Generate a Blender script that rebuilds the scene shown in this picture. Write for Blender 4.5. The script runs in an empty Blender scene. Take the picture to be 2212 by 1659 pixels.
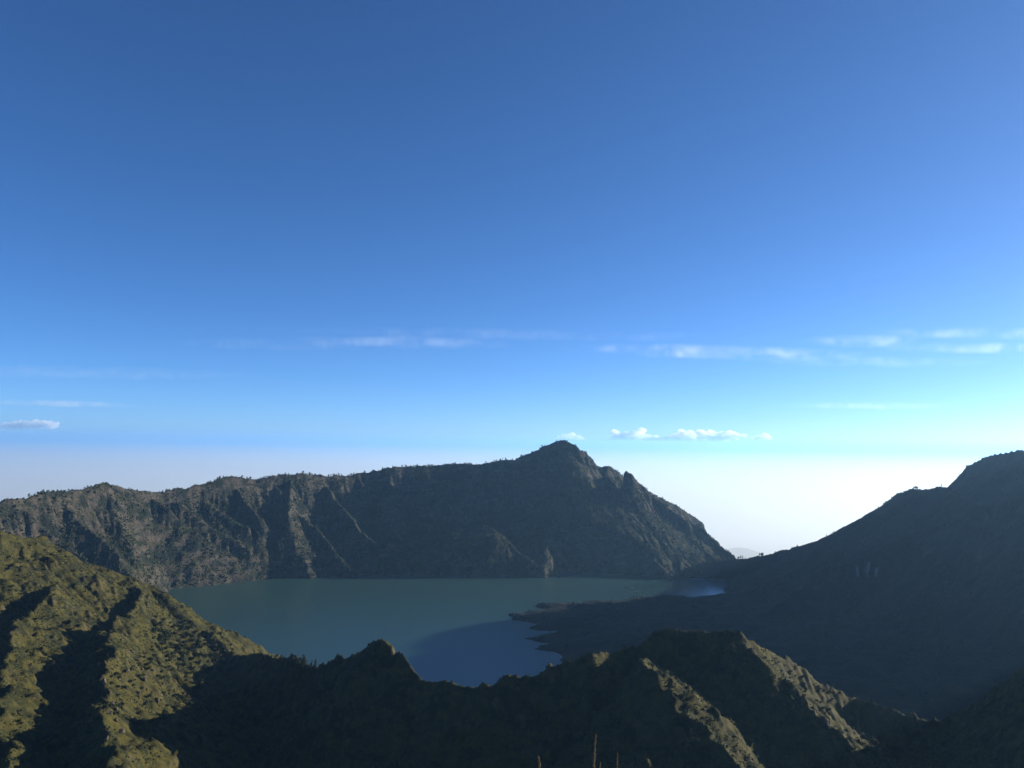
import bpy, bmesh, math, random
import numpy as np
from mathutils import Vector, Matrix
C = bpy.context.scene
R = math.radians
random.seed(7)
rng = np.random.default_rng(7)

# ------------------------------------------------------------------ camera, world, sun, exposure
PW, FPX = 2212.0, 2212.0*28/36          # measuring scale of the photograph and its focal length
PITCH, ROLL = R(4.24), R(0.8)
cam = bpy.data.cameras.new('camera'); camo = bpy.data.objects.new('camera', cam)
C.collection.objects.link(camo); C.camera = camo
cam.lens = 28; cam.sensor_width = 36; cam.clip_start = 0.05; cam.clip_end = 900000
CM = Matrix.Rotation(R(90)+PITCH, 3, 'X') @ Matrix.Rotation(ROLL, 3, 'Z')
camo.rotation_euler = CM.to_euler()
CMn = np.array(CM)

SUN_AZ, SUN_EL = R(69), R(13.2)           # measured from the view direction (+Y) to the right (+X)
L = Vector((math.sin(SUN_AZ)*math.cos(SUN_EL), math.cos(SUN_AZ)*math.cos(SUN_EL), math.sin(SUN_EL)))
sd = bpy.data.lights.new('sun', 'SUN'); so = bpy.data.objects.new('sun', sd); C.collection.objects.link(so)
so.rotation_euler = (-L).to_track_quat('-Z', 'Y').to_euler()
sd.energy = 5.0; sd.angle = R(0.5); sd.color = (1.0, 0.91, 0.76)

W = bpy.data.worlds.new('World'); C.world = W; W.use_nodes = True
wn = W.node_tree.nodes; wl = W.node_tree.links
sky = wn.new('ShaderNodeTexSky'); sky.sky_type = 'NISHITA'; sky.sun_disc = False
sky.sun_elevation = SUN_EL; sky.sun_rotation = SUN_AZ
sky.altitude = 3000; sky.air_density = 0.68; sky.dust_density = 3.5; sky.ozone_density = 5.0
wn['Background'].inputs['Strength'].default_value = 0.077
hs = wn.new('ShaderNodeHueSaturation'); hs.inputs['Saturation'].default_value = 1.045; wl.new(sky.outputs['Color'], hs.inputs['Color'])
wl.new(hs.outputs['Color'], wn['Background'].inputs['Color'])

C.view_settings.view_transform = 'Standard'; C.view_settings.look = 'None'
C.view_settings.gamma = 1; C.view_settings.exposure = 1.3
C.render.engine = 'CYCLES'
C.cycles.use_denoising = True
C.cycles.max_bounces = 5; C.cycles.diffuse_bounces = 2; C.cycles.volume_bounces = 2
C.cycles.transparent_max_bounces = 16

LAKE = -600.0
# ------------------------------------------------------------------ helpers
def ray(u, v):
    d = CMn @ np.array([(u-PW/2)/FPX, -(v-PW*0.375)/FPX, -1.0])
    return d/d[1]
def P(u, v, d):                                   # point of the photograph at a distance of d metres
    r = ray(u, v); return r*d
def onlake(u, v, z=LAKE):
    r = ray(u, v); return r*(z/r[2])
def project(X, Y, Z):
    q = np.stack([X, Y, Z], -1) @ CMn             # world -> camera
    return q[..., 0]/-q[..., 2]*FPX+PW/2, -q[..., 1]/-q[..., 2]*FPX+PW*0.375

_perm = np.random.default_rng(3).permutation(4096).astype(np.int32)
_ga = np.random.default_rng(4).random(4096).astype(np.float32)*2*np.pi
_gx, _gy = np.cos(_ga), np.sin(_ga)
def perlin(x, y, seed=0):
    xi = np.floor(x).astype(np.int32); yi = np.floor(y).astype(np.int32)
    xf = (x-xi).astype(np.float32); yf = (y-yi).astype(np.float32)
    u = xf*xf*xf*(xf*(xf*6-15)+10); v = yf*yf*yf*(yf*(yf*6-15)+10)
    def g(ix, iy, dx, dy):
        h = _perm[(_perm[(ix+seed*131) & 4095]+iy) & 4095]
        return _gx[h]*dx+_gy[h]*dy
    a = g(xi, yi, xf, yf); b = g(xi+1, yi, xf-1, yf)
    c = g(xi, yi+1, xf, yf-1); d = g(xi+1, yi+1, xf-1, yf-1)
    return 1.5*((a+(b-a)*u)*(1-v)+(c+(d-c)*u)*v)
def fbm(x, y, scale, octv=4, seed=0, ridged=False, gain=0.5):
    s = np.zeros_like(x, dtype=np.float32); a = 1.0; f = 1.0/scale
    for o in range(octv):
        n = perlin(x*f+17.3*o, y*f-9.1*o, seed+o)
        s += a*((1-2*np.abs(n)) if ridged else n)
        a *= gain; f *= 2.03
    return s

def ridge(Z, X, Y, pts, kl, kr, k2l=None, k2r=None, w=80.0, reach=1e9, warp=None):
    """raises Z to a ridge along pts; kl / kr: slope left / right of its direction, easing to k2 over w metres"""
    k2l = kl if k2l is None else k2l; k2r = kr if k2r is None else k2r
    gx = X[0]; gy = Y[:, 0]
    for (a, b) in zip(pts[:-1], pts[1:]):
        zt = max(a[2], b[2]); rad = min(reach, (zt+640)/min(k2l, k2r)+30)
        i0, i1 = np.searchsorted(gx, [min(a[0], b[0])-rad, max(a[0], b[0])+rad])
        j0, j1 = np.searchsorted(gy, [min(a[1], b[1])-rad, max(a[1], b[1])+rad])
        if i1 <= i0 or j1 <= j0: continue
        sl = (slice(j0, j1), slice(i0, i1))
        x = X[sl]-a[0]; y = Y[sl]-a[1]
        if warp is not None: x = x+warp[0][sl]; y = y+warp[1][sl]
        dx, dy = b[0]-a[0], b[1]-a[1]; ll = dx*dx+dy*dy+1e-6
        t = np.clip((x*dx+y*dy)/ll, 0, 1)
        d = np.hypot(x-t*dx, y-t*dy)
        side = (dx*y-dy*x)/math.sqrt(ll)
        s = np.clip(0.5+side/(np.abs(d)+1e-3)*0.5, 0, 1)        # blends the two flanks round an end
        k = kr+(kl-kr)*s; k2 = k2r+(k2l-k2r)*s
        h = a[2]+t*(b[2]-a[2])-(k2*d+(k-k2)*w*(1-np.exp(-d/w)))
        np.maximum(Z[sl], h, out=Z[sl])

def carve(Z, X, Y, pts, k, reach):
    """cuts a V-shaped gully along pts"""
    for a, b in zip(pts[:-1], pts[1:]):
        dx, dy = b[0]-a[0], b[1]-a[1]; t = np.clip(((X-a[0])*dx+(Y-a[1])*dy)/(dx*dx+dy*dy), 0, 1)
        d = np.hypot(X-a[0]-t*dx, Y-a[1]-t*dy)
        np.minimum(Z, np.where(d < reach, a[2]+t*(b[2]-a[2])+k*d, 1e9), out=Z)

def resample(pts, step):
    pts = np.array(pts, float); out = [pts[0]]
    for a, b in zip(pts[:-1], pts[1:]):
        n = max(1, int(np.hypot(*(b-a)[:2])/step))
        out += [a+(b-a)*(i+1)/n for i in range(n)]
    return np.array(out)

def spurs(crest, side, spacing, drop, length, jitter=0.35, zoff=6, step=45, base=-640, rs=None, lean=0.0):
    """polylines running down one side of a crest; drop(s) = fall after s metres"""
    rs = rs or random; out = []
    c = resample(crest, 12); s = np.r_[0, np.cumsum(np.hypot(*np.diff(c[:, :2], axis=0).T))]
    q = spacing*rs.random()
    while q < s[-1]:
        i = min(int(np.searchsorted(s, q)), len(c)-2)
        t = c[i+1, :2]-c[i, :2]; t /= np.hypot(*t)+1e-9
        n = np.array([-t[1], t[0]])*side
        ang = math.atan2(n[1], n[0])+lean+rs.uniform(-jitter, jitter)
        p = c[i, :2].copy(); z0 = c[i, 2]-zoff*rs.uniform(.4, 1.6); m = rs.uniform(.82, 1.15); pl = [(p[0], p[1], z0)]
        ln = length*rs.uniform(.6, 1.15); d = 0
        while d < ln and pl[-1][2] > base:
            d += step; ang += rs.uniform(-.22, .22)
            p = p+np.array([math.cos(ang), math.sin(ang)])*step
            pl.append((p[0], p[1], z0-drop(d)*m))
        out.append(pl); q += spacing*rs.uniform(.55, 1.45)
    return out

def erode(Z, cell, n, steps=48, k=0.02, dep=0.3, cap=4.0, seed=0):
    """rain drops running downhill, all at once, cutting gullies and dropping what they carry"""
    r = np.random.default_rng(seed); H, Wd = Z.shape
    for batch in range(4):
        m = n//4
        px = r.random(m)*(Wd-3)+1; py = r.random(m)*(H-3)+1
        vx = np.zeros(m); vy = np.zeros(m); sed = np.zeros(m); vel = np.ones(m)
        for st in range(steps):
            ix = px.astype(int); iy = py.astype(int); fx = px-ix; fy = py-iy
            z00 = Z[iy, ix]; z10 = Z[iy, ix+1]; z01 = Z[iy+1, ix]; z11 = Z[iy+1, ix+1]
            gx = (z10-z00)*(1-fy)+(z11-z01)*fy; gy = (z01-z00)*(1-fx)+(z11-z10)*fx
            h = (z00*(1-fx)+z10*fx)*(1-fy)+(z01*(1-fx)+z11*fx)*fy
            vx = vx*.35-gx*.65; vy = vy*.35-gy*.65; l = np.hypot(vx, vy)+1e-6
            px2 = np.clip(px+vx/l, 1, Wd-2.01); py2 = np.clip(py+vy/l, 1, H-2.01)
            jx = px2.astype(int); jy = py2.astype(int); gx2 = px2-jx; gy2 = py2-jy
            h2 = (Z[jy, jx]*(1-gx2)+Z[jy, jx+1]*gx2)*(1-gy2)+(Z[jy+1, jx]*(1-gx2)+Z[jy+1, jx+1]*gx2)*gy2
            dh = h2-h
            want = np.clip(-dh/cell, 0, 1.5)*cap*np.sqrt(vel)
            dz = np.where((dh > 0) | (sed > want), -np.minimum(np.maximum(dep*(sed-want), np.minimum(dh, sed)*(dh > 0)), sed), np.minimum(k*(want-sed)*cell, np.maximum(-dh, 0)))
            for (oy, ox, wgt) in ((0, 0, (1-fx)*(1-fy)), (0, 1, fx*(1-fy)), (1, 0, (1-fx)*fy), (1, 1, fx*fy)):
                Z -= np.bincount((iy+oy)*Wd+ix+ox, weights=dz*wgt, minlength=H*Wd).reshape(H, Wd).astype(np.float32)
            sed = sed+dz; vel = np.minimum(vel*.97+np.maximum(-dh, 0)*.1, 6)
            px, py = px2, py2
    return Z

def link(name, me, m=None, parent=None):
    o = bpy.data.objects.new(name, me); C.collection.objects.link(o)
    if m and me is not None: me.materials.append(m)
    if parent: o.parent = parent
    return o
def tag(o, label=None, cat=None, group=None, kind=None):
    for k, v in (('label', label), ('category', cat), ('group', group), ('kind', kind)):
        if v: o[k] = v
    return o
def npmesh(name, V, F):
    """V (n,3), F (m,3|4) numpy -> mesh"""
    me = bpy.data.meshes.new(name); n, k = F.shape
    me.vertices.add(len(V)); me.vertices.foreach_set('co', np.ascontiguousarray(V, np.float32).ravel())
    me.loops.add(n*k); me.loops.foreach_set('vertex_index', np.ascontiguousarray(F, np.int32).ravel())
    me.polygons.add(n); me.polygons.foreach_set('loop_start', np.arange(0, n*k, k, dtype=np.int32))
    me.update(calc_edges=True); me.validate()
    return me
GRIDS = {}
def grid(x0, x1, y0, y1, step):
    gx = np.arange(x0, x1+step, step, dtype=np.float32); gy = np.arange(y0, y1+step, step, dtype=np.float32)
    return np.meshgrid(gx, gy)
def gridmesh(name, X, Y, Z, m, floor=None):
    H, Wd = Z.shape; idx = np.arange(H*Wd, dtype=np.int32).reshape(H, Wd)
    F = np.stack([idx[:-1, :-1], idx[:-1, 1:], idx[1:, 1:], idx[1:, :-1]], -1).reshape(-1, 4)
    V = np.stack([X, Y, Z], -1).reshape(-1, 3)
    if floor is not None:
        F = F[(V[F, 2] > floor).any(1)]
        used = np.zeros(len(V), bool); used[F] = True
        re = np.cumsum(used)-1; F = re[F].astype(np.int32); V = V[used]
    o = link(name, npmesh(name, V, F), m); o['kind'] = 'structure'
    GRIDS[name] = (X, Y, Z)
    return o
def height(name, x, y):
    X, Y, Z = GRIDS[name]; s = X[0, 1]-X[0, 0]
    i = np.clip((x-X[0, 0])/s, 0, X.shape[1]-1.01); j = np.clip((y-Y[0, 0])/s, 0, X.shape[0]-1.01)
    a = np.asarray(i).astype(int); b = np.asarray(j).astype(int); f = i-a; g = j-b
    return (Z[b, a]*(1-f)+Z[b, a+1]*f)*(1-g)+(Z[b+1, a]*(1-f)+Z[b+1, a+1]*f)*g
def slope(name):
    X, Y, Z = GRIDS[name]; s = X[0, 1]-X[0, 0]
    gy, gx = np.gradient(Z, s); return gx, gy

# ------------------------------------------------------------------ materials
class NT:
    def __init__(s, name):
        s.m = bpy.data.materials.new(name); s.m.use_nodes = True
        s.t = s.m.node_tree; s.n = s.t.nodes; s.b = s.n['Principled BSDF']
        s.co = s.n.new('ShaderNodeTexCoord').outputs['Object']
    def link(s, a, b): s.t.links.new(a, b)
    def noise(s, scale, detail=6, rough=.6, co=None, stretch=None, dist=0):
        n = s.n.new('ShaderNodeTexNoise'); n.inputs['Scale'].default_value = scale
        n.inputs['Detail'].default_value = detail; n.inputs['Roughness'].default_value = rough; n.inputs['Distortion'].default_value = dist
        src = co or s.co
        if stretch:
            mp = s.n.new('ShaderNodeMapping'); mp.inputs['Scale'].default_value = stretch
            s.link(src, mp.inputs['Vector']); src = mp.outputs['Vector']
        s.link(src, n.inputs['Vector']); return n.outputs['Fac']
    def ramp(s, fac, stops, interp='LINEAR'):
        r = s.n.new('ShaderNodeValToRGB'); e = r.color_ramp.elements; r.color_ramp.interpolation = interp
        while len(e) < len(stops): e.new(.5)
        for q, (p, c) in zip(e, stops): q.position = p; q.color = (*c, 1) if hasattr(c, '__len__') else (c, c, c, 1)
        s.link(fac, r.inputs['Fac']); return r.outputs['Color']
    def mix(s, f, a, b, mode='MIX'):
        x = s.n.new('ShaderNodeMix'); x.data_type = 'RGBA'; x.blend_type = mode
        for v, i in ((f, 0), (a, 6), (b, 7)):
            if hasattr(v, 'is_output'): s.link(v, x.inputs[i])
            else: x.inputs[i].default_value = v if i == 0 else (*v, 1)
        return x.outputs[2]
    def math(s, op, a, b=0.0):
        x = s.n.new('ShaderNodeMath'); x.operation = op
        for v, i in ((a, 0), (b, 1)):
            if hasattr(v, 'is_output'): s.link(v, x.inputs[i])
            else: x.inputs[i].default_value = v
        return x.outputs[0]
    def up(s):
        g = s.n.new('ShaderNodeNewGeometry'); x = s.n.new('ShaderNodeSeparateXYZ')
        s.link(g.outputs['True Normal'], x.inputs[0]); return x.outputs['Z']
    def bump(s, h, dist, strength=1.0):
        b = s.n.new('ShaderNodeBump'); b.inputs['Distance'].default_value = dist; b.inputs['Strength'].default_value = strength
        s.link(h, b.inputs['Height']); s.link(b.outputs['Normal'], s.b.inputs['Normal'])
    def done(s, col=None, rough=.9, spec=.1):
        if col is not None:
            if hasattr(col, 'is_output'): s.link(col, s.b.inputs['Base Color'])
            else: s.b.inputs['Base Color'].default_value = (*col, 1)
        s.b.inputs['Roughness'].default_value = rough; s.b.inputs['Specular IOR Level'].default_value = spec
        return s.m

def terrain_mat(name, grass, grass2, rock, rock2, scrub, steep, sc, rockamt=.5, scrubamt=.5, bump=2.0):
    t = NT(name); up = t.up()
    n1 = t.noise(.006*sc, 8, .62); n2 = t.noise(.03*sc, 8, .65); n3 = t.noise(.15*sc, 6, .7)
    g = t.mix(t.ramp(n2, [(.38, 0), (.62, 1)]), grass, grass2)
    g = t.mix(t.math('MULTIPLY', t.ramp(n3, [(.35, 0), (.75, 1)]), .5), g, scrub)
    strata = t.noise(.05*sc, 5, .6, stretch=(.25, .25, 1.6))
    r = t.mix(t.ramp(strata, [(.36, 0), (.64, 1)]), rock, rock2)
    r = t.mix(t.math('MULTIPLY', t.ramp(n3, [(.45, 0), (.6, 1)]), .45), r, scrub)
    st = t.math('SUBTRACT', 1.0, up)                                            # 0 flat .. 1 vertical
    st = t.math('ADD', st, t.math('MULTIPLY', t.math('SUBTRACT', n1, .5), .5))
    st = t.math('ADD', st, t.math('MULTIPLY', t.math('SUBTRACT', n2, .5), .5))
    rm = t.ramp(st, [(steep-.04, 0), (steep+.05, 1)])
    c = t.mix(t.math('MULTIPLY', rm, rockamt), g, r)
    sn = t.noise(.012*sc, 9, .72)
    sm = t.ramp(sn, [(.5, 0), (.56, 1)])
    c = t.mix(t.math('MULTIPLY', sm, scrubamt), c, scrub)
    h = t.math('ADD', t.math('MULTIPLY', n2, 1.4), t.math('MULTIPLY', n3, .9))
    t.bump(h, bump/sc)
    return t.done(c)

M_wall = terrain_mat('wall_rock_and_scrub', (.018, .024, .011), (.05, .045, .018), (.052, .041, .036), (.095, .08, .068), (.008, .013, .008), .38, 1.0, .75, .85, 9)
M_grass = terrain_mat('ridge_grass', (.031, .031, .008), (.064, .055, .013), (.045, .037, .016), (.08, .065, .038), (.008, .011, .005), .6, 3.0, .65, .7, 4)
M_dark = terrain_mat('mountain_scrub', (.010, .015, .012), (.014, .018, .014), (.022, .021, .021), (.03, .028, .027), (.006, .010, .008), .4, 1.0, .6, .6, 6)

def lin(*c): return tuple(((x/255+.055)/1.055)**2.4 if x > 10 else x/255/12.92 for x in c)

# ------------------------------------------------------------------ the setting
def inside_dist(X, Y, poly):
    d = np.full_like(X, 1e9); ins = np.zeros(X.shape, bool)
    for a, b in zip(poly, poly[1:]+poly[:1]):
        dx, dy = b[0]-a[0], b[1]-a[1]; t = np.clip(((X-a[0])*dx+(Y-a[1])*dy)/(dx*dx+dy*dy), 0, 1)
        d = np.minimum(d, np.hypot(X-a[0]-t*dx, Y-a[1]-t*dy))
        ins ^= ((a[1] > Y) != (b[1] > Y)) & (X < (b[0]-a[0])*(Y-a[1])/(b[1]-a[1]+1e-9)+a[0])
    return np.where(ins, d, -d)
# outline of the open water against the far wall and the mountain
basin = [onlake(*q)[:2] for q in ((200, 1420), (330, 1300), (372, 1272), (450, 1265), (520, 1257), (590, 1250), (700, 1249), (900, 1249), (1080, 1248), (1180, 1248), (1207, 1245), (1225, 1239), (1300, 1239), (1385, 1242), (1425, 1252), (1480, 1259), (1530, 1269), (1568, 1281), (1540, 1292), (1400, 1330), (1400, 1450), (1000, 1560))]
def flood(X, Y, Z, k):
    d = inside_dist(X+fbm(X, Y, 50, 3, 5)*10, Y+fbm(X, Y, 50, 3, 6)*10, basin)
    return np.minimum(Z, LAKE-d*k)
# -- far crater wall with its pointed peak
X, Y = grid(-2700, 1500, 2350, 5000, 6)
wx = fbm(X, Y, 160, 4, 11)*16; wy = fbm(X, Y, 160, 4, 21)*16
Xw, Yw = X, Y
Z = np.full_like(X, -640)
crest = [P(-160, 1170, 2550), P(-60, 1120, 2700), P(0, 1086, 2850), P(60, 1080, 2950), P(130, 1060, 3080), P(180, 1058, 3180), P(222, 1044, 3270), P(240, 1034, 3300), P(262, 1044, 3340), P(290, 1062, 3400),
         P(345, 1068, 3520), P(400, 1052, 3620), P(500, 1030, 3800), P(560, 1035, 3900), P(640, 1024, 4020), P(700, 1028, 4120), P(745, 1032, 4180), P(780, 1022, 4240), P(850, 1009, 4300), P(900, 1012, 4350),
         P(960, 1004, 4400), P(1030, 1005, 4440), P(1060, 1002, 4460), P(1110, 995, 4480), P(1160, 972, 4500), P(1195, 958, 4500), P(1220, 955, 4500),
         P(1245, 966, 4480), P(1275, 995, 4450), P(1303, 1034, 4420), P(1330, 1052, 4390), P(1380, 1068, 4320), P(1430, 1092, 4260), P(1485, 1125, 4200), P(1520, 1145, 4140),
         P(1560, 1185, 4060), P(1590, 1208, 4000), P(1640, 1250, 3940)]
ridge(Z, X, Y, crest[:21], 1.3, 1.5, 1.0, .85, 140)
ridge(Z, X, Y, crest[19:27], 1.2, 1.3, 1.0, .8, 80)
ridge(Z, X, Y, crest[26:], 1.3, 1.3, 1.0, 1.0, 120)
sp = random.Random(5)
wall_drop = lambda s: .52*s+(.8-.52)*150*(1-math.exp(-s/150))
for pl in spurs(crest[:20], -1, 165, wall_drop, 950, .3, 16, rs=sp)+spurs(crest[30:-3], -1, 150, lambda q: .8*q, 600, .3, 14, rs=sp):
    ridge(Z, X, Y, pl, 1.4, 1.3, .95, .9, 60, 260)
    for q in spurs(pl[1:], sp.choice((-1, 1)), 170, lambda s: .85*s, 200, .3, 10, 30, rs=sp, lean=0):
        ridge(Z, X, Y, q, 1.3, 1.3, 1.0, 1.0, 50, 140)
ridge(Z, X, Y, [P(1311, 1042, 4230), P(1318, 1024, 4225), P(1332, 1021, 4220), P(1343, 1026, 4215), P(1352, 1021, 4210), P(1362, 1024, 4206), P(1380, 1043, 4200), P(1430, 1085, 4180), P(1485, 1125, 4140)], 1.7, 1.7, 1.2, 1.2, 60, 170)
ridge(Z, X, Y, [P(222, 1046, 3268), P(243, 1034, 3300), P(264, 1044, 3340)], 1.8, 1.8, 1.0, 1.0, 40, 120)
# the peak's front ridge, lit on its right
front = [P(1220, 955, 4500), P(1226, 984, 4420), P(1258, 1038, 4250), P(1298, 1092, 4085), P(1311, 1138, 3960), P(1358, 1192, 3810), P(1390, 1232, 3715)]
ridge(Z, X, Y, front, .62, .9, .55, .65, 120, 800)
for pl in ([P(1430, 1090, 4250), P(1480, 1150, 4080), P(1530, 1195, 3920), P(1560, 1225, 3820)],):
    ridge(Z, X, Y, pl, .9, 1.2, .7, .9, 80, 400)
# bulging lit rib and the terraced knoll at the water
ridge(Z, X, Y, [P(700, 1040, 4160), P(745, 1090, 4060), P(785, 1150, 3930), P(800, 1200, 3790)], 1.2, 1.3, .9, 1.0, 80, 300)
ridge(Z, X, Y, [P(1030, 1130, 3900), P(1065, 1150, 3840), P(1110, 1185, 3750), P(1160, 1220, 3660), P(1203, 1244, 3560)], .9, 1.0, .75, .8, 60, 400)
ridge(Z, X, Y, [P(962, 1160, 3830), P(1010, 1153, 3820), P(1064, 1157, 3810)], .08, .1, 1.3, 1.3, 110, 400)
ridge(Z, X, Y, [P(1000, 1184, 3740), P(1075, 1186, 3730)], .2, .2, 1.3, 1.3, 60, 300)
ridge(Z, X, Y, [P(1120, 1165, 4050), P(1200, 1190, 3950), P(1300, 1212, 3850), P(1395, 1236, 3720)], .8, .9, .6, .8, 60, 300)
carve(Z, X, Y, [P(1296, 1012, 4660), P(1304, 1036, 4450), P(1303, 1070, 4320), P(1314, 1115, 4200)], 1.15, 80)
Z += fbm(X, Y, 220, 4, 31)*10+fbm(X, Y, 90, 4, 41, True)*7
Z = erode(Z, 6, 240000, 60, .03, .3, 3.0)
Z += fbm(X, Y, 26, 3, 51)*2.2
Z = flood(X, Y, Z, 1.3)
gridmesh('crater_wall', X, Y, Z, M_wall, -612)

# -- mountain on the right, in shade
X, Y = grid(250, 3800, 900, 4700, 9)
Z = np.full_like(X, -640)
mcrest = [P(1400, 1240, 3850), P(1500, 1222, 3780), P(1590, 1208, 3700), P(1640, 1202, 3650), P(1690, 1190, 3600), P(1760, 1172, 3520), P(1820, 1156, 3450), P(1860, 1125, 3380), P(1900, 1100, 3320), P(1945, 1066, 3250), P(1962, 1060, 3220), P(1990, 1061, 3180),
          P(2030, 1055, 3100), P(2060, 1062, 2980), P(2110, 1090, 2800)]
dome = [P(2052, 1060, 3560), P(2068, 1030, 3540), P(2090, 1005, 3500), P(2120, 991, 3450), P(2150, 981, 3400), P(2185, 973, 3330), P(2230, 973, 3250), P(2350, 950, 3000), P(2600, 900, 2700), P(2900, 880, 2350)]
shoulder = [P(2350, 950, 2750), P(2700, 1000, 2100), P(3100, 1010, 1600), P(3600, 1080, 1250)]  # unseen ridge added out of frame to cast shade on the near slopes
ridge(Z, X, Y, mcrest[:6], .6, .9, .6, .7, 100)
ridge(Z, X, Y, mcrest[5:], .9, .75, .7, .48, 300)
ridge(Z, X, Y, dome, 1.8, 1.3, .6, .5, 120)
ridge(Z, X, Y, shoulder, .8, .8, .8, .8, 200)
sp = random.Random(8)
for pl in spurs(mcrest[10:], -1, 300, lambda s: .42*s+.2*350*(1-math.exp(-s/350)), 1400, .3, 12, 70, rs=sp):
    ridge(Z, X, Y, pl, .9, .9, .6, .6, 80, 260)
Z += fbm(X, Y, 300, 4, 61)*8+fbm(X, Y, 100, 4, 62, True)*5
Z = erode(Z, 9, 110000, 70, .035, .3, 4.0)
Z = flood(X, Y, Z, .7)
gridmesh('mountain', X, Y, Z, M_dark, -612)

# -- low lava tongue reaching into the lake
X, Y = grid(-60, 2400, 1500, 3400, 8)
shore = [onlake(*q)[:2] for q in ((1600, 1276), (1565, 1284), (1520, 1289), (1490, 1292), (1440, 1288), (1380, 1292), (1330, 1299), (1250, 1302), (1165, 1303), (1150, 1309), (1185, 1316), (1100, 1327), (1108, 1340), (1155, 1348), (1140, 1358), (1205, 1364), (1132, 1381), (1185, 1390), (1150, 1402), (1196, 1407), (1212, 1421), (1230, 1470), (1300, 1560))]
shore += [np.array([2600, 1300]), np.array([2600, 3400])]
sdist = inside_dist(X+fbm(X, Y, 60, 3, 71)*14, Y+fbm(X, Y, 60, 3, 72)*14, shore)
Z = LAKE+np.where(sdist > 0, 12*(1-np.exp(-sdist/40))+sdist*.07, sdist*.3)
lump = np.clip(sdist/120, 0, 1)
Z += lump*(fbm(X, Y, 130, 5, 73)*10+fbm(X, Y, 45, 3, 74)*5)
hp = P(1480, 1286, 3000)
Z += 14*np.exp(-(((X-hp[0])/120)**2+((Y-hp[1])/60)**2))*np.clip(sdist/30, 0, 1)
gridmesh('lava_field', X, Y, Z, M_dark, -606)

# -- near ridge: the left mountain flank, the notched ridge in front of the lake, its grassy spurs
X, Y = grid(-1700, 900, 400, 2200, 2.5)
Z = np.full_like(X, -640)
WP = (fbm(X, Y, 75, 4, 81)*16, fbm(X, Y, 75, 4, 82)*16)
left = [P(-500, 1090, 1300), P(-250, 1120, 1480), P(0, 1156, 1600), P(60, 1168, 1650), P(110, 1180, 1690), P(160, 1200, 1720), P(230, 1242, 1760), P(290, 1262, 1790), P(330, 1278, 1800), P(365, 1300, 1790), P(385, 1330, 1780), P(430, 1362, 1750), P(480, 1398, 1700), P(510, 1412, 1630),
        P(560, 1416, 1500), P(600, 1424, 1430), P(650, 1430, 1360), P(690, 1446, 1280), P(720, 1434, 1220), P(760, 1412, 1160), P(790, 1398, 1120), P(808, 1384, 1100), P(826, 1381, 1090), P(838, 1392, 1080), P(852, 1412, 1070), P(880, 1425, 1050), P(893, 1450, 1040), P(912, 1470, 1030),
        P(960, 1478, 1010), P(1030, 1487, 1000), P(1100, 1478, 1000), P(1160, 1462, 1000), P(1185, 1445, 1000), P(1230, 1422, 1000), P(1280, 1406, 1000), P(1330, 1412, 1030), P(1368, 1408, 1050), P(1385, 1392, 1055), P(1410, 1372, 1060), P(1440, 1360, 1060), P(1500, 1364, 1045),
        P(1560, 1372, 1025), P(1600, 1382, 1010), P(1650, 1408, 1020), P(1700, 1432, 1040), P(1750, 1462, 1060), P(1800, 1486, 1070), P(1850, 1508, 1072), P(1890, 1520, 1050), P(1930, 1535, 1030), P(1990, 1554, 1015), P(2030, 1554, 1010)]
ridge(Z, X, Y, left[:14], .9, .75, .8, .6, 120)
ridge(Z, X, Y, left[13:], 1.6, 1.6, .8, 1.0, 30)
ridge(Z, X, Y, [P(230, 1243, 1755), P(175, 1262, 1640), P(110, 1290, 1520), P(50, 1350, 1330), P(10, 1440, 1110), P(0, 1560, 930), P(30, 1700, 800)], .75, .8, .6, .65, 60, 500, WP)
ridge(Z, X, Y, [P(0, 1157, 1598), P(-60, 1230, 1480), P(-150, 1330, 1300), P(-200, 1450, 1150)], .8, .8, .7, .7, 60, 400, WP)
ridge(Z, X, Y, [P(2025, 1556, 1010), P(2070, 1530, 995), P(2110, 1505, 980), P(2170, 1462, 960), P(2212, 1438, 920), P(2350, 1380, 820), P(2600, 1330, 700)], 1.0, 1.2, .9, 1.0, 80)
# spur dividing shade from light on the left flank
spurA = [P(300, 1272, 1780), P(287, 1330, 1570), P(245, 1375, 1340), P(222, 1440, 1140), P(225, 1520, 985), P(245, 1600, 875), P(260, 1700, 765)]
ridge(Z, X, Y, spurA, .75, .7, .7, .62, 60, 500, WP)
sp = random.Random(12)
for pl in spurs(spurA, 1, 75, lambda q: .66*q, 260, .3, 5, 25, rs=sp, lean=-.5): ridge(Z, X, Y, pl, 1.0, 1.0, .8, .8, 30, 120, WP)
for pl in spurs(left[5:14], -1, 90, lambda q: .68*q, 320, .3, 8, 30, rs=sp): ridge(Z, X, Y, pl, 1.0, 1.0, .8, .8, 30, 140, WP)
for pl in spurs(left[18:24], -1, 60, lambda q: .95*q, 200, .3, 6, 25, rs=sp): ridge(Z, X, Y, pl, 1.3, 1.3, 1.1, 1.1, 30, 100, WP)
ridge(Z, X, Y, [P(802, 1394, 1100), P(826, 1378, 1090), P(840, 1386, 1086)], 2.5, 2.8, 1.6, 1.8, 18, 70)
for u, v, d in ((1190, 1432, 1000), (1206, 1430, 1000), (1230, 1417, 1000), (1351, 1402, 1040), (1368, 1400, 1050), (1700, 1428, 1042), (640, 1424, 1370)):
    ridge(Z, X, Y, [P(u-2, v, d), P(u+3, v+2, d)], 1.9, 1.9, 1.4, 1.4, 10, 30)
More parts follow.
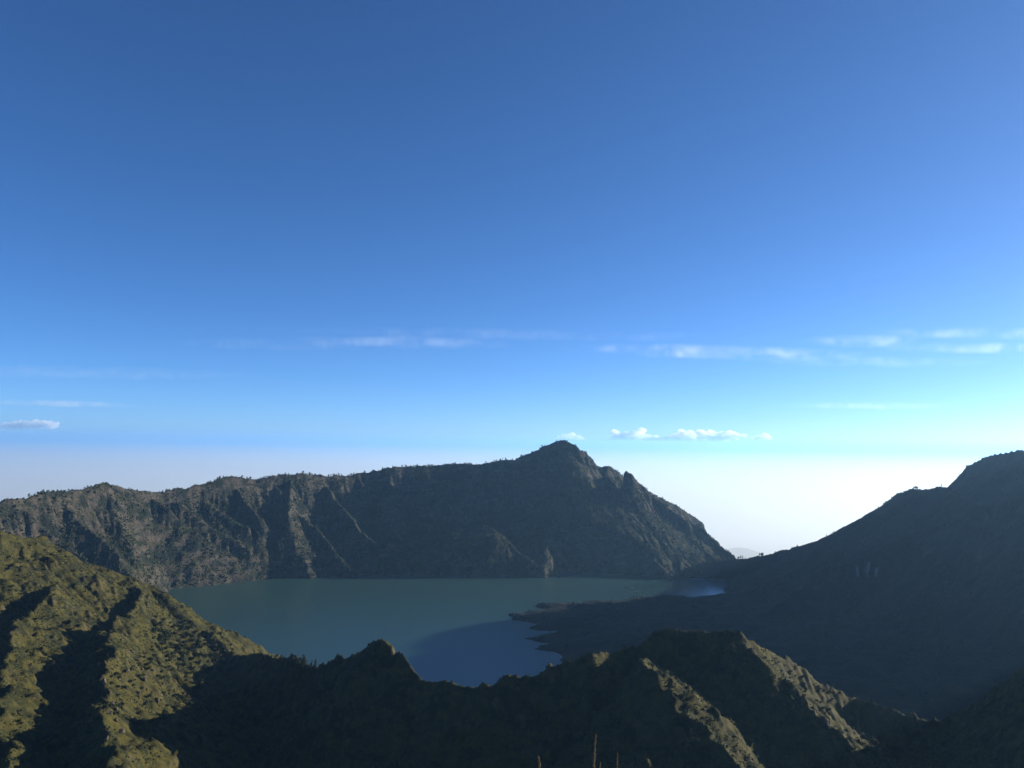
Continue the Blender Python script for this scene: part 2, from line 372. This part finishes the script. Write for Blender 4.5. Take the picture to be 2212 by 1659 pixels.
# lit spurs of the front ridge
ridge(Z, X, Y, [P(1395, 1425, 970), P(1432, 1466, 895), P(1450, 1520, 865), P(1510, 1580, 825), P(1580, 1650, 785), P(1640, 1720, 745)], .65, .9, .6, .85, 25, 300, WP)
ridge(Z, X, Y, [P(1600, 1384, 1010), P(1650, 1440, 978), P(1720, 1500, 945), P(1790, 1570, 900), P(1840, 1640, 860), P(1870, 1700, 820)], .8, .75, .65, .7, 30, 400, WP)
ridge(Z, X, Y, [P(1368, 1588, 880), P(1380, 1620, 830), P(1420, 1700, 750)], .8, .9, .7, .8, 40, 300)
Z += fbm(X, Y, 130, 4, 91)*7+fbm(X, Y, 50, 4, 92, True)*1.8+fbm(X, Y, 150, 3, 98, True)*np.clip((-520-X)/120, 0, 1)*10
Z = erode(Z, 2.4, 300000, 60, .02, .3, 2.0)
Z += fbm(X, Y, 9, 3, 93)*.7
crop = fbm(X, Y, 60, 2, 95)*.5+fbm(X, Y, 22, 4, 96, True)*.5                     # bare outcrops standing out of the grass
Z += np.clip(crop-.5, 0, .5)*14
gridmesh('ridge', X, Y, Z, M_grass, -639)

# -- water and sea
def disc(name, r, z, m, n=96, cx=0, cy=0):
    a = np.linspace(0, 2*np.pi, n, endpoint=False)
    me = bpy.data.meshes.new(name); me.from_pydata([(cx+r*math.cos(t), cy+r*math.sin(t), z) for t in a], [], [list(range(n))])
    o = link(name, me, m); o['kind'] = 'structure'; return o
t = NT('lake_water'); t.bump(t.noise(.03, 2, .5), .12); _wd = t.n.new('ShaderNodeVectorMath'); _wd.operation = 'DISTANCE'; t.link(t.co, _wd.inputs[0]); _wd.inputs[1].default_value = (790, 3380, LAKE)
_wf = t.math('ADD', t.math('MULTIPLY', _wd.outputs['Value'], .0022), t.math('MULTIPLY', t.noise(.006, 3, .6, stretch=(.5, 2, 1)), .5))
t.link(t.ramp(_wf, [(.5, .2), (1.2, .3)]), t.b.inputs['Roughness'])                # the sheltered far inlet lies smoother; t.b.inputs['IOR'].default_value = 1.33
disc('lake', 1560, LAKE, t.done((.017, .046, .038), .3, .5), cx=-200, cy=2600)
t = NT('sea_water')
disc('sea', 280000, -2600, t.done((.05, .09, .12), .4, .5))

# -- air
hz = bpy.data.meshes.new('haze'); s_, zt, zb = 285000, 560, -2602
hz.from_pydata([(x*s_, y*s_, z) for z in (zb, zt) for (x, y) in ((-1, -1), (1, -1), (1, 1), (-1, 1))], [], [(3, 2, 1, 0), (4, 5, 6, 7), (0, 1, 5, 4), (1, 2, 6, 5), (2, 3, 7, 6), (3, 0, 4, 7)])
m = bpy.data.materials.new('haze'); m.use_nodes = True; nt = m.node_tree
nt.nodes.remove(nt.nodes['Principled BSDF'])
pv = nt.nodes.new('ShaderNodeVolumePrincipled'); nt.links.new(pv.outputs[0], nt.nodes['Material Output'].inputs['Volume'])
pv.inputs['Color'].default_value = (.32, .62, 1.0, 1); pv.inputs['Density'].default_value = 1.9e-5; pv.inputs['Anisotropy'].default_value = .4
link('haze', hz, m)['kind'] = 'stuff'
ms = bpy.data.meshes.new('low_mist'); vs = []; fs = []; NA = 64
for (rad, z) in ((9000, -2598), (9000, -1000), (280000, -1000), (280000, -2598)):
    vs += [(rad*math.cos(2*math.pi*i/NA), rad*math.sin(2*math.pi*i/NA), z) for i in range(NA)]
for k in range(4):
    for i in range(NA): j = (i+1) % NA; q = (k+1) % 4; fs.append((k*NA+i, k*NA+j, q*NA+j, q*NA+i))
ms.from_pydata(vs, [], fs)
bm = bmesh.new(); bm.from_mesh(ms); bmesh.ops.recalc_face_normals(bm, faces=bm.faces); bm.to_mesh(ms); bm.free()
m2 = m.copy(); m2.name = 'mist'; v2 = [n for n in m2.node_tree.nodes if n.type == 'PRINCIPLED_VOLUME'][0]
v2.inputs['Color'].default_value = (.86, .86, .82, 1); v2.inputs['Density'].default_value = 1.2e-4
link('low_mist', ms, m2)['kind'] = 'stuff'

# far low hill on the coast, seen through the gap
X, Y = grid(2000, 9000, 13500, 18500, 120)
hc = P(1612, 1189, 16000)
Z = -2620+(hc[2]+2620)*np.exp(-(((X-hc[0])/900)**2+((Y-hc[1])/900)**2))+(fbm(X, Y, 900, 4, 101)+.4)*90
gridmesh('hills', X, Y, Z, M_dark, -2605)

# ground of the rim under the camera
X, Y = grid(-260, 260, -60, 420, 3)
Z = -1.66-np.maximum(Y-3.2, 0)*.78+fbm(X, Y, 40, 4, 111)*np.clip((Y-12)/30, 0, 1)*4-np.maximum(np.abs(X)-30, 0)*.1
gridmesh('rim_ground', X, Y, Z, M_grass)

# ------------------------------------------------------------------ plants
def hit(names, u, v, d0, d1, step=3.0):
    """where the line of sight of a photograph point meets the ground"""
    r = ray(u, v); d = np.arange(d0, d1, step); x = r[0]*d; y = d; z = r[2]*d
    for n in ([names] if isinstance(names, str) else names):
        k = np.nonzero(z <= height(n, x, y))[0]
        if len(k) and k[0] > 0: return np.array([x[k[0]], y[k[0]], height(n, x[k[0]], y[k[0]])])
    return None
def leafy(rs, clumps, n, leaf):
    """many small leaf faces spread through several clumps (x, y, z, rx, rz)"""
    V = []; F = []
    for (cx, cy, cz, rx, rz) in clumps:
        for _ in range(n):
            d = rs.normal(size=3); d /= np.linalg.norm(d); q = d*np.array([rx, rx, rz])*rs.uniform(.45, 1.0)+(cx, cy, cz)
            a = rs.normal(size=3); a /= np.linalg.norm(a); b = np.cross(a, d+rs.normal(size=3)*.4); b /= np.linalg.norm(b)+1e-6
            l = leaf*rs.uniform(.6, 1.4); i = len(V)
            V += [q-a*l-b*l*.5, q+a*l-b*l*.6, q+a*l*.9+b*l*.6, q-a*l*.8+b*l*.5]; F.append((i, i+1, i+2, i+3))
    return np.array(V), np.array(F)
def stem(path, radii, n=6):
    V = []; F = []
    for p, r in zip(path, radii):
        V += [(p[0]+r*math.cos(2*math.pi*k/n), p[1]+r*math.sin(2*math.pi*k/n), p[2]) for k in range(n)]
    for i in range(len(path)-1):
        for k in range(n): F.append((i*n+k, i*n+(k+1) % n, (i+1)*n+(k+1) % n, (i+1)*n+k))
    return np.array(V), np.array(F)
def leafmat(name, c1, c2):
    t = NT(name); t.m.node_tree.nodes['Principled BSDF'].inputs['Roughness'].default_value = .8
    ob = t.n.new('ShaderNodeObjectInfo').outputs['Random']
    f = t.math('ADD', t.math('MULTIPLY', t.noise(.35, 4), .7), t.math('MULTIPLY', ob, .3))
    return t.done(t.ramp(f, [(.3, c1), (.7, c2)]), .8, .1)
M_leaf = leafmat('dark_leaves', (.011, .018, .010), (.024, .032, .014))
M_shrub = leafmat('shrub_leaves', (.009, .016, .007), (.026, .032, .011))
t = NT('bark'); M_bark = t.done(t.ramp(t.noise(2, 5), [(.3, (.03, .024, .02)), (.7, (.07, .058, .045))]))
rs = np.random.default_rng(21)
def both(parts):
    V = []; F = []; o = 0
    for v, f in parts: V.append(v); F.append(f+o); o += len(v)
    return np.concatenate(V), np.concatenate(F)
def tree_shape(k):
    h = 1.0; nc = 4+k % 3; lean = rs.uniform(-.06, .06, 2)
    tr = stem([(lean[0]*q, lean[1]*q, q*.8-.06) for q in (0, .35, .7, 1)], (.035, .028, .018, .006))
    cl = []
    for i in range(nc):
        z = .38+.55*i/(nc-1); r = (.26-.16*i/(nc-1))*rs.uniform(.75, 1.25)
        cl.append((lean[0]*z+rs.normal()*.07, lean[1]*z+rs.normal()*.07, z, r, r*rs.uniform(.6, .95)))
    return tr, leafy(rs, cl, 34, .055)
TREES = [tree_shape(k) for k in range(5)]
far_tree = []
for tr, cr in TREES:
    v, f = both([tr, cr]); me = npmesh('tree', v, f); me.materials.append(M_leaf); far_tree.append(me)
near_parts = [(npmesh('trunk', *tr), npmesh('crown', *cr)) for tr, cr in TREES]
for a, b in near_parts: a.materials.append(M_bark); b.materials.append(M_leaf)
shrub_me = []
for k in range(6):
    cl = [(rs.normal()*.28, rs.normal()*.28, .3+rs.uniform(-.05, .25), rs.uniform(.28, .5), rs.uniform(.25, .42)) for _ in range(5)]
    me = npmesh('shrub', *leafy(rs, cl, 30, .12)); me.materials.append(M_shrub); shrub_me.append(me)

def place(me, name, p, h, label, cat, group, sink=.03):
    o = link(name, me); o.location = (p[0], p[1], p[2]-h*sink); w = h*rs.uniform(.8, 1.25)
    o.scale = (w, w, h); o.rotation_euler = (0, 0, rs.uniform(0, 6.28)); tag(o, label, cat, group); return o
def place_parts(k, p, h, label, cat, group):
    r = link('tree', None); r.location = (p[0], p[1], p[2]-h*.02); r.scale = (h*rs.uniform(.9, 1.3),)*2+(h,); r.rotation_euler = (0, 0, rs.uniform(0, 6.28))
    tag(r, label, cat, group)
    link('trunk', near_parts[k][0], None, r); link('crown', near_parts[k][1], None, r); return r
def along(name, pts, u0, u1, n, lab, grp, h0=7, h1=12, spread=10):
    """trees scattered along the part of a crest seen between u0 and u1"""
    c = resample(pts, 6); uu, vv = project(c[:, 0], c[:, 1], c[:, 2]); c = c[(uu > u0) & (uu < u1)]
    ctr = rs.integers(len(c), size=max(2, n//5))
    for _ in range(n):
        q = c[int(np.clip(rs.choice(ctr)+rs.normal()*max(1.5, len(c)/(3*len(ctr)))*.6, 0, len(c)-1))]; x = q[0]+rs.normal()*spread*.5; y = q[1]+rs.normal()*spread*.5
        x = float(x); y = float(y)
        place(far_tree[rs.integers(5)], 'tree', (x, y, float(height(name, x, y))), rs.uniform(h0, h1), lab, 'tree', grp)
T = ('small dark tree on the skyline of the long far rim left of the peak', 'trees along the far rim')
for u0, u1, n in ((60, 230, 8), (395, 600, 14), (605, 765, 42), (770, 820, 4), (825, 905, 16), (905, 1035, 22), (1035, 1110, 14)):
    along('crater_wall', crest, u0, u1, n, *T, 9, 16)
along('crater_wall', crest, 1222, 1300, 12, 'small tree on the steep right shoulder just below the pointed summit', 'trees on the shoulder of the peak')
along('crater_wall', crest, 1300, 1380, 8, 'small tree on the double hump right of the pointed summit', 'trees on the double hump')
along('crater_wall', crest, 1470, 1580, 30, 'thin tree on the long slope falling right from the peak to the gap', 'trees on the slope into the gap', 8, 14)
along('mountain', mcrest, 1440, 1690, 40, 'dark tree on the low saddle between the peak and the right mountain', 'trees on the low saddle', 9, 16, 14)
along('mountain', mcrest, 1790, 1825, 7, 'tree in the small row halfway up the right mountain skyline', 'row of trees on the right mountain', 8, 15, 6)
along('mountain', mcrest, 1885, 1935, 12, 'tree on the steep step of the right mountain skyline', 'trees on the step of the right mountain', 7, 12, 6)
along('mountain', mcrest, 1970, 1992, 9, 'tree in the tight clump on the flat shoulder of the right mountain', 'clump on the flat shoulder', 8, 13, 5)
for u in (2034, 2040, 2046):
    p = P(u, 1054, 3090); place(far_tree[u % 5], 'tree', (p[0], p[1], float(height('mountain', p[0], p[1]))), 11, 'tree at the inner corner where the right mountain steepens', 'tree', 'trees at the inner corner')
for _ in range(34):
    p = onlake(rs.uniform(1290, 1500), rs.uniform(1290, 1304)); z = float(height('lava_field', p[0], p[1]))
    if z > LAKE+3: place(far_tree[rs.integers(5)], 'tree', (p[0], p[1], z), rs.uniform(6, 11), 'dark tree on the low lava tongue beside the pale strip of water', 'tree', 'trees on the lava tongue')
def on_ridge(u, v): return hit('ridge', u, v, 500, 2150)
nclump = 0
for _ in range(60):
    if nclump >= 20: break
    u = rs.uniform(606, 684); p = on_ridge(u, rs.uniform(1432, 1462))
    if p is None or p[1] > 1700: continue
    place_parts(nclump % 5, p, rs.uniform(11, 19)*(1.15-abs(u-640)/80), 'bushy tree in the dark clump on the notch left of the rocky knoll', 'tree', 'clump of trees in the notch'); nclump += 1
for u, v, h in ((540, 1418, 8), (556, 1420, 7), (572, 1422, 9), (584, 1424, 6)):
    p = on_ridge(u, v+4)
    if p is not None: place_parts(u % 5, p, h, 'small tree on the ridge between the left slope and the dark clump', 'tree', 'small trees left of the clump')
for _ in range(16):
    u = rs.uniform(262, 382); t_ = (u-262)/120; p = on_ridge(u, 1262+t_*62+rs.uniform(2, 10))
    if p is not None: place_parts(rs.integers(5), p, rs.uniform(9, 16), 'tree on the steep upper crest of the left slope above the lake', 'tree', 'trees on the left crest')

# shrubs one can count on the left slope and the front ridge
ns = 0
def shrubs(n, poly, h0, h1, lab, grp):
    us = [q[0] for q in poly]; vs_ = [q[1] for q in poly]; k = 0
    pl = [np.array(q, float) for q in poly]
    for _ in range(n*12):
        if k >= n: break
        u = rs.uniform(min(us), max(us)); v = rs.uniform(min(vs_), max(vs_))
        if inside_dist(np.array([[u]]), np.array([[v]]), pl)[0, 0] < 0: continue
        p = on_ridge(u, v)
        if p is None: continue
        place(shrub_me[rs.integers(6)], 'shrub', p, rs.uniform(h0, h1), lab, 'shrub', grp, .12); k += 1
shrubs(150, [(330, 1330), (385, 1325), (480, 1395), (505, 1420), (430, 1500), (380, 1440), (320, 1400)], 4, 10, 'dark round shrub on the upper right of the left slope beside the lake', 'shrubs on the left slope')
shrubs(70, [(230, 1380), (330, 1400), (440, 1500), (400, 1580), (250, 1600)], 2.5, 6, 'low shrub among the pale rocks of the sunlit left spur', 'shrubs on the sunlit spur')
shrubs(45, [(0, 1180), (120, 1190), (230, 1260), (120, 1330), (0, 1400)], 2, 5, 'low shrub near the top left of the near slope', 'shrubs at the top of the left slope')
shrubs(35, [(1600, 1400), (1700, 1440), (1830, 1510), (1800, 1560), (1650, 1480)], 2, 4.5, 'scrubby bush on the falling crest of the near ridge at right', 'shrubs on the right of the near ridge')

# pale rock heads on the sunlit spur
t = NT('pale_rock'); t.bump(t.noise(.8, 6, .7), .8); M_rock = t.done(t.ramp(t.noise(.5, 6, .65), [(.3, (.045, .037, .028)), (.7, (.11, .09, .072))]))
rock_me = []
for k in range(5):
    bm = bmesh.new(); bmesh.ops.create_icosphere(bm, subdivisions=3, radius=1); r_ = np.random.default_rng(60+k)
    pn = r_.normal(size=(14, 3)); pn /= np.linalg.norm(pn, axis=1)[:, None]; of = r_.uniform(.45, .85, 14)
    for vx in bm.verts:
        q = np.array(vx.co); dd = pn @ q; f = min(1.0, float(np.min(np.where(dd > .05, of/np.maximum(dd, .05), 9)))); vx.co *= f*r_.uniform(.95, 1.05)
    me = bpy.data.meshes.new('rock'); bm.to_mesh(me); bm.free(); me.materials.append(M_rock); me.polygons.foreach_set('use_smooth', np.zeros(len(me.polygons), bool)); rock_me.append(me)
ROCKS = [(214, 1440), (222, 1452), (232, 1418), (246, 1398), (262, 1385), (272, 1372), (225, 1475), (238, 1500), (244, 1520), (250, 1536), (252, 1556), (240, 1545), (300, 1430), (306, 1448), (312, 1470), (318, 1490), (328, 1498), (300, 1500), (285, 1412), (340, 1520), (290, 1560), (262, 1580), (352, 1478), (210, 1462), (276, 1450), (258, 1470), (330, 1450), (366, 1500), (402, 1520), (230, 1600)]
for u, v in ROCKS:
    p = on_ridge(u, v)
    if p is None: continue
    w = rs.uniform(1.8, 4.2); o = link('rock', rock_me[rs.integers(5)]); o.location = (p[0], p[1], p[2]+w*.15); o.scale = (w*rs.uniform(.7, 1.3), w, w*rs.uniform(.9, 1.6))
    o.rotation_euler = (rs.uniform(-.3, .3), rs.uniform(-.3, .3), rs.uniform(0, 6.28)); tag(o, 'pale jagged rock head sticking out of the sunlit left spur', 'rock', 'rocks on the sunlit spur')

# ground cover nobody could count
def cover(name, gridname, n, keep, h0, h1, mat, seed, wide=.55):
    r = np.random.default_rng(seed); X, Y, Z = GRIDS[gridname]; H, Wd = Z.shape
    i = r.random(n)*(Wd-2); j = r.random(n)*(H-2); st = X[0, 1]-X[0, 0]
    x = X[0, 0]+i*st; y = Y[0, 0]+j*st; z = height(gridname, x, y)
    gx, gy = slope(gridname); sl = np.hypot(gx, gy)[j.astype(int), i.astype(int)]
    k = keep(x, y, z, sl, r); x, y, z = x[k], y[k], z[k]; m_ = len(x)
    h = r.uniform(h0, h1, m_)*r.uniform(.6, 1.0, m_); w = h*wide*r.uniform(.7, 1.3, m_)
    a = np.arange(6)*np.pi/3; V = np.zeros((m_, 13, 3), np.float32)
    rr = r.uniform(.55, 1.3, (m_, 12)); ph = r.uniform(0, 6.28, (m_, 1))
    for lv, (zz, sc_) in enumerate(((.22, .85), (.62, .8))):
        V[:, lv*6:lv*6+6, 0] = x[:, None]+np.cos(a+ph+lv*.5)*w[:, None]*sc_*rr[:, lv*6:lv*6+6]
        V[:, lv*6:lv*6+6, 1] = y[:, None]+np.sin(a+ph+lv*.5)*w[:, None]*sc_*rr[:, lv*6:lv*6+6]
        V[:, lv*6:lv*6+6, 2] = z[:, None]+h[:, None]*(zz+r.uniform(-.12, .12, (m_, 6)))
    V[:, 12, 0] = x+r.normal(size=m_)*w*.2; V[:, 12, 1] = y; V[:, 12, 2] = z+h
    f = []
    for q in range(6):
        e = (q+1) % 6; f += [(q, e, 6+q), (e, 6+e, 6+q), (6+q, 6+e, 12)]
    F = (np.arange(m_)[:, None, None]*13+np.array(f)[None]).reshape(-1, 3)
    me = npmesh(name, V.reshape(-1, 3), F); me.polygons.foreach_set('use_smooth', np.zeros(len(F), bool))
    o = link(name, me, mat); o['kind'] = 'stuff'; return o
def kw(x, y, z, sl, r):
    nz = fbm(x.astype(np.float32), y.astype(np.float32), 140, 4, 121)
    bench = np.hypot(x+190, (y-3800)*1.2) < 170
    return (z > LAKE+3) & (sl < 1.7) & ~(bench & (sl < .6)) & (nz > r.uniform(-.6, .35, len(x))) & (y < 4600) & (x > -2000)
cover('forest', 'crater_wall', 190000, kw, 5, 12, M_leaf, 31, .42)
def kl(x, y, z, sl, r): return (z > LAKE+2) & (fbm(x.astype(np.float32), y.astype(np.float32), 90, 4, 122) > r.uniform(-.3, .5, len(x)))
cover('brush', 'lava_field', 16000, kl, 3, 8, M_leaf, 32, .5)
def kr_(x, y, z, sl, r):
    nz = fbm(x.astype(np.float32), y.astype(np.float32), 60, 4, 123)
    return (z > -450) & (x > -1250) & (y < 1900) & (nz > r.uniform(-.5, .5, len(x)))
cover('bushes', 'ridge', 420000, kr_, .6, 2.6, M_shrub, 33, .7)
def km(x, y, z, sl, r):
    nz = fbm(x.astype(np.float32), y.astype(np.float32), 160, 4, 124)
    return (z > LAKE+4) & (nz > r.uniform(-.4, .5, len(x)))
cover('woodland', 'mountain', 50000, km, 5, 10, M_leaf, 34, .5)

# ------------------------------------------------------------------ grass stalks by the camera
t = NT('dry_grass'); M_straw = t.done(t.ramp(t.noise(60, 3), [(.3, (.10, .07, .035)), (.7, (.2, .145, .075))]), .7, .2)
def stalk(u, v, d, bend, head, label, thick=1.0):
    tip = P(u, v, d); base = np.array([tip[0]-bend, tip[1]+.05, -1.67])
    r = link('grass_stalk', None); r.location = tuple(base); tag(r, label, 'grass stalk', 'dry grass stalks')
    L_ = tip-base; n = 16
    pts = [base*0+np.array([L_[0]*(q**1.7), L_[1]*q, L_[2]*q]) for q in np.linspace(0, 1, n)]
    hs = 1-head/np.linalg.norm(L_)
    link('stem', npmesh('stem', *stem(pts, np.linspace(.0018, .0007, n)*thick)), M_straw, r)
    rr = np.random.default_rng(int(u)); V = []; F = []
    for q in np.linspace(hs, 1, 46):
        c = np.array([L_[0]*(q**1.7), L_[1]*q, L_[2]*q]); s_ = (q-hs)/(1-hs)
        for _ in range(2):
            a = rr.uniform(0, 6.28); ln = .0075*thick*(1.1-.6*s_)*rr.uniform(.7, 1.3); wd = ln*.2
            o_ = np.array([math.cos(a)*.55, math.sin(a)*.55, .84]); e_ = np.array([-math.sin(a), math.cos(a), 0]); up_ = np.cross(o_, e_)
            i = len(V); b = c+o_*.001
            V += [b, b+o_*ln*.5+e_*wd, b+o_*ln, b+o_*ln*.5-e_*wd, b+o_*ln*.5+up_*wd, b+o_*ln*.5-up_*wd]
            F += [(i, i+1, i+4), (i+1, i+2, i+4), (i+2, i+3, i+4), (i+3, i, i+4), (i, i+5, i+1), (i+1, i+5, i+2), (i+2, i+5, i+3), (i+3, i+5, i)]
    link('seed_head', npmesh('seed_head', np.array(V), np.array(F)), M_straw, r)
stalk(1287, 1588, 2.0, .03, .09, 'tallest dry grass stalk with a slim upright seed head at the bottom edge', .8)
stalk(1163, 1636, 1.9, -.06, .07, 'dry grass stalk leaning left with a plump pale seed head', 1.0)
stalk(1334, 1628, 2.1, .01, .06, 'thin pale grass stalk right of the tallest one', .6)
stalk(1297, 1648, 2.0, .02, .05, 'short reddish grass tip just below the tallest stalk', .6)

# ------------------------------------------------------------------ steam
def blob_volume(name, prof, dens, label, cat, group, col=(1, 1, 1), g=.3, n=14, nscale=None):
    V, F = stem([q[:3] for q in prof], [q[3] for q in prof], n); F = [tuple(f) for f in F]
    F += [tuple(range(n))[::-1], tuple(range(len(V)-n, len(V)))]
    me = bpy.data.meshes.new(name); me.from_pydata([tuple(q) for q in V], [], F)
    mm = bpy.data.materials.new(name); mm.use_nodes = True; q = mm.node_tree; q.nodes.remove(q.nodes['Principled BSDF'])
    vol = q.nodes.new('ShaderNodeVolumePrincipled'); q.links.new(vol.outputs[0], q.nodes['Material Output'].inputs['Volume'])
    vol.inputs['Color'].default_value = (*col, 1); vol.inputs['Density'].default_value = dens; vol.inputs['Anisotropy'].default_value = g
    return tag(link(name, me, mm), label, cat, group)
for u, hh, lab in ((1852, 40, 'leftmost wisp of steam rising from the right mountain flank'), (1872, 46, 'middle wisp of steam rising from the right mountain flank'), (1890, 32, 'rightmost wisp of steam rising from the right mountain flank')):
    p = hit('mountain', u, 1244, 1500, 3600, 6)
    if p is None: continue
    blob_volume('steam_plume', [(p[0]+q*q*8*(1 if u > 1860 else -1), p[1]-6, p[2]-3+q*hh, 2+4.5*math.sin(1.2+q*1.7)*(.5+q*.6)) for q in np.linspace(0, 1, 8)], .035, lab, 'steam', 'steam wisps on the mountain')

# ------------------------------------------------------------------ clouds, above and beyond the haze
M_cloud = bpy.data.materials.new('cloud_white'); M_cloud.use_nodes = True; q = M_cloud.node_tree; q.nodes.remove(q.nodes['Principled BSDF'])
vol = q.nodes.new('ShaderNodeVolumePrincipled'); q.links.new(vol.outputs[0], q.nodes['Material Output'].inputs['Volume'])
vol.inputs['Color'].default_value = (1, 1, 1, 1); vol.inputs['Density'].default_value = .0018; vol.inputs['Anisotropy'].default_value = .35
def cumulus(lumps, dist, label, group, seed):
    r = np.random.default_rng(seed); bm = bmesh.new(); c0 = P(lumps[0][0], lumps[0][1], dist)
    for (u, v, rad) in lumps:
        c = P(u, v, dist); R_ = rad/FPX*dist
        for k in range(16):
            o_ = np.clip(r.normal(size=3), -1.3, 1.3)*R_*np.array([.85, .5, .34]); q = R_*r.uniform(.26, .58)
            mtx = Matrix.Translation(Vector((c+o_-c0).tolist())) @ Matrix.Diagonal((q*1.25, q*1.1, q*.8, 1))
            bmesh.ops.create_icosphere(bm, subdivisions=3, radius=1, matrix=mtx)
    for vx in bm.verts:
        n = Vector((math.sin(vx.co.x/190+vx.co.z/140), math.sin(vx.co.y/210), math.sin(vx.co.z/160+vx.co.x/230)))*70; vx.co += n
    zmin = 575-c0[2]
    for vx in bm.verts: vx.co.z = max(vx.co.z, zmin+abs(math.sin(vx.co.x/700))*40)
    me = bpy.data.meshes.new('cloud'); bm.to_mesh(me); bm.free()
    for p_ in me.polygons: p_.use_smooth = True
    o = link('cloud', me, M_cloud); o.location = tuple(c0); return tag(o, label, 'cloud', group)
G = 'small heaped clouds low on the horizon'
cumulus([(1330, 952, 16), (1348, 943, 18), (1376, 939, 18), (1394, 946, 17), (1410, 952, 13)], 110000, 'tall heaped white cloud nearest the peak on its right', G, 1)
cumulus([(1428, 952, 14), (1447, 947, 14), (1470, 942, 17), (1490, 948, 15)], 110000, 'middle heaped cloud of the row right of the peak', G, 2)
cumulus([(1512, 948, 17), (1535, 942, 19), (1560, 943, 16), (1580, 942, 11), (1600, 941, 8), (1542, 952, 16)], 112000, 'wide flat-topped cloud at the right of the row beside the peak', G, 3)
cumulus([(1640, 946, 10), (1652, 943, 9)], 112000, 'tiny cloud scrap at the far right end of the row', G, 4)
cumulus([(1213, 952, 15), (1232, 946, 16), (1252, 952, 13)], 110000, 'small heaped cloud peeping from behind the pointed summit', G, 5)
cumulus([(-10, 921, 13), (8, 920, 12), (24, 919, 13), (42, 919, 12), (60, 918, 12), (78, 917, 12), (94, 917, 11), (108, 917, 10), (118, 920, 9)], 100000, 'low heaped cloud at the left edge just over the haze', G, 6)

def cirrus(u, v, wpx, hpx, dist, dens, label, seed, tilt=0.0):
    """a thin lens of ice cloud, streaked along its length"""
    c = P(u, v, dist); el = c[2]/dist; wx_ = wpx*1.8/FPX*dist/2; dy_ = hpx*.8/FPX*dist/el/2; th = 260
    bm = bmesh.new(); bmesh.ops.create_uvsphere(bm, u_segments=32, v_segments=12, radius=1, matrix=Matrix.Diagonal((wx_, dy_, th, 1)))
    me = bpy.data.meshes.new('cirrus_cloud'); bm.to_mesh(me); bm.free()
    mm = bpy.data.materials.new('cirrus'); mm.use_nodes = True; q = mm.node_tree; q.nodes.remove(q.nodes['Principled BSDF'])
    N = q.nodes; K = q.links
    vol = N.new('ShaderNodeVolumePrincipled'); K.new(vol.outputs[0], N['Material Output'].inputs['Volume'])
    vol.inputs['Color'].default_value = (1, 1, 1, 1); vol.inputs['Anisotropy'].default_value = .35
    tc = N.new('ShaderNodeTexCoord'); mp = N.new('ShaderNodeMapping'); K.new(tc.outputs['Object'], mp.inputs['Vector'])
    mp.inputs['Scale'].default_value = (1/2100, 1/1300, 1/4000); mp.inputs['Location'].default_value = (seed*7.3, seed*3.1, 0); mp.inputs['Rotation'].default_value = (0, 0, .45)
    nz = N.new('ShaderNodeTexNoise'); nz.inputs['Scale'].default_value = 1; nz.inputs['Detail'].default_value = 5; nz.inputs['Roughness'].default_value = .68; nz.inputs['Distortion'].default_value = .8
    K.new(mp.outputs['Vector'], nz.inputs['Vector'])
    rp = N.new('ShaderNodeMapRange'); rp.interpolation_type = 'SMOOTHSTEP'; rp.inputs['From Min'].default_value = .44; rp.inputs['From Max'].default_value = .8
    K.new(nz.outputs['Fac'], rp.inputs['Value'])
    gn = N.new('ShaderNodeVectorMath'); gn.operation = 'DIVIDE'; gn.inputs[1].default_value = (wx_, dy_, th*1.4); K.new(tc.outputs['Object'], gn.inputs[0])
    ln = N.new('ShaderNodeVectorMath'); ln.operation = 'LENGTH'; K.new(gn.outputs[0], ln.inputs[0])
    ed = N.new('ShaderNodeMapRange'); ed.interpolation_type = 'SMOOTHSTEP'; ed.inputs['From Min'].default_value = 1; ed.inputs['From Max'].default_value = .3; K.new(ln.outputs['Value'], ed.inputs['Value'])
    m1 = N.new('ShaderNodeMath'); m1.operation = 'MULTIPLY'; K.new(rp.outputs[0], m1.inputs[0]); K.new(ed.outputs[0], m1.inputs[1])
    m3 = N.new('ShaderNodeMath'); m3.operation = 'MULTIPLY'; K.new(m1.outputs[0], m3.inputs[0]); m3.inputs[1].default_value = dens*.62e-4
    K.new(m3.outputs[0], vol.inputs['Density'])
    o = link('cirrus_cloud', me, mm); o.location = tuple(c); o.rotation_euler = (0, tilt, 0)
    return tag(o, label, 'cloud', 'thin streaks of high cloud')
cirrus(860, 740, 330, 34, 46000, 3.2, 'thin feathery streak above the rim left of the peak', 1)
cirrus(585, 745, 300, 30, 46000, 1.8, 'faint streak above the dip in the far rim', 2)
cirrus(1560, 762, 420, 40, 45000, 4.5, 'brightest white streak high right of the pointed peak', 3, .02)
cirrus(1862, 737, 170, 36, 44000, 4.0, 'short fuzzy white patch above the right mountain', 4)
cirrus(2130, 720, 330, 26, 43000, 4.2, 'upper of two streaks running out of the right edge', 5)
cirrus(2120, 752, 300, 24, 44000, 4.0, 'lower of two streaks running out of the right edge', 6)
cirrus(1880, 782, 340, 26, 47000, 1.8, 'faint veil below the fuzzy white patch', 7)
cirrus(1880, 877, 240, 18, 80000, 1.6, 'low faint streak over the gap toward the right mountain', 8)
cirrus(125, 872, 230, 16, 75000, 3.0, 'low white streak near the left edge above the heaped cloud', 9)
cirrus(150, 805, 520, 40, 55000, 1.3, 'faint broad veil on the left above the low white streak', 10)
cirrus(1100, 722, 700, 30, 45000, 1.3, 'long faint veil stretching across above the peak', 11)
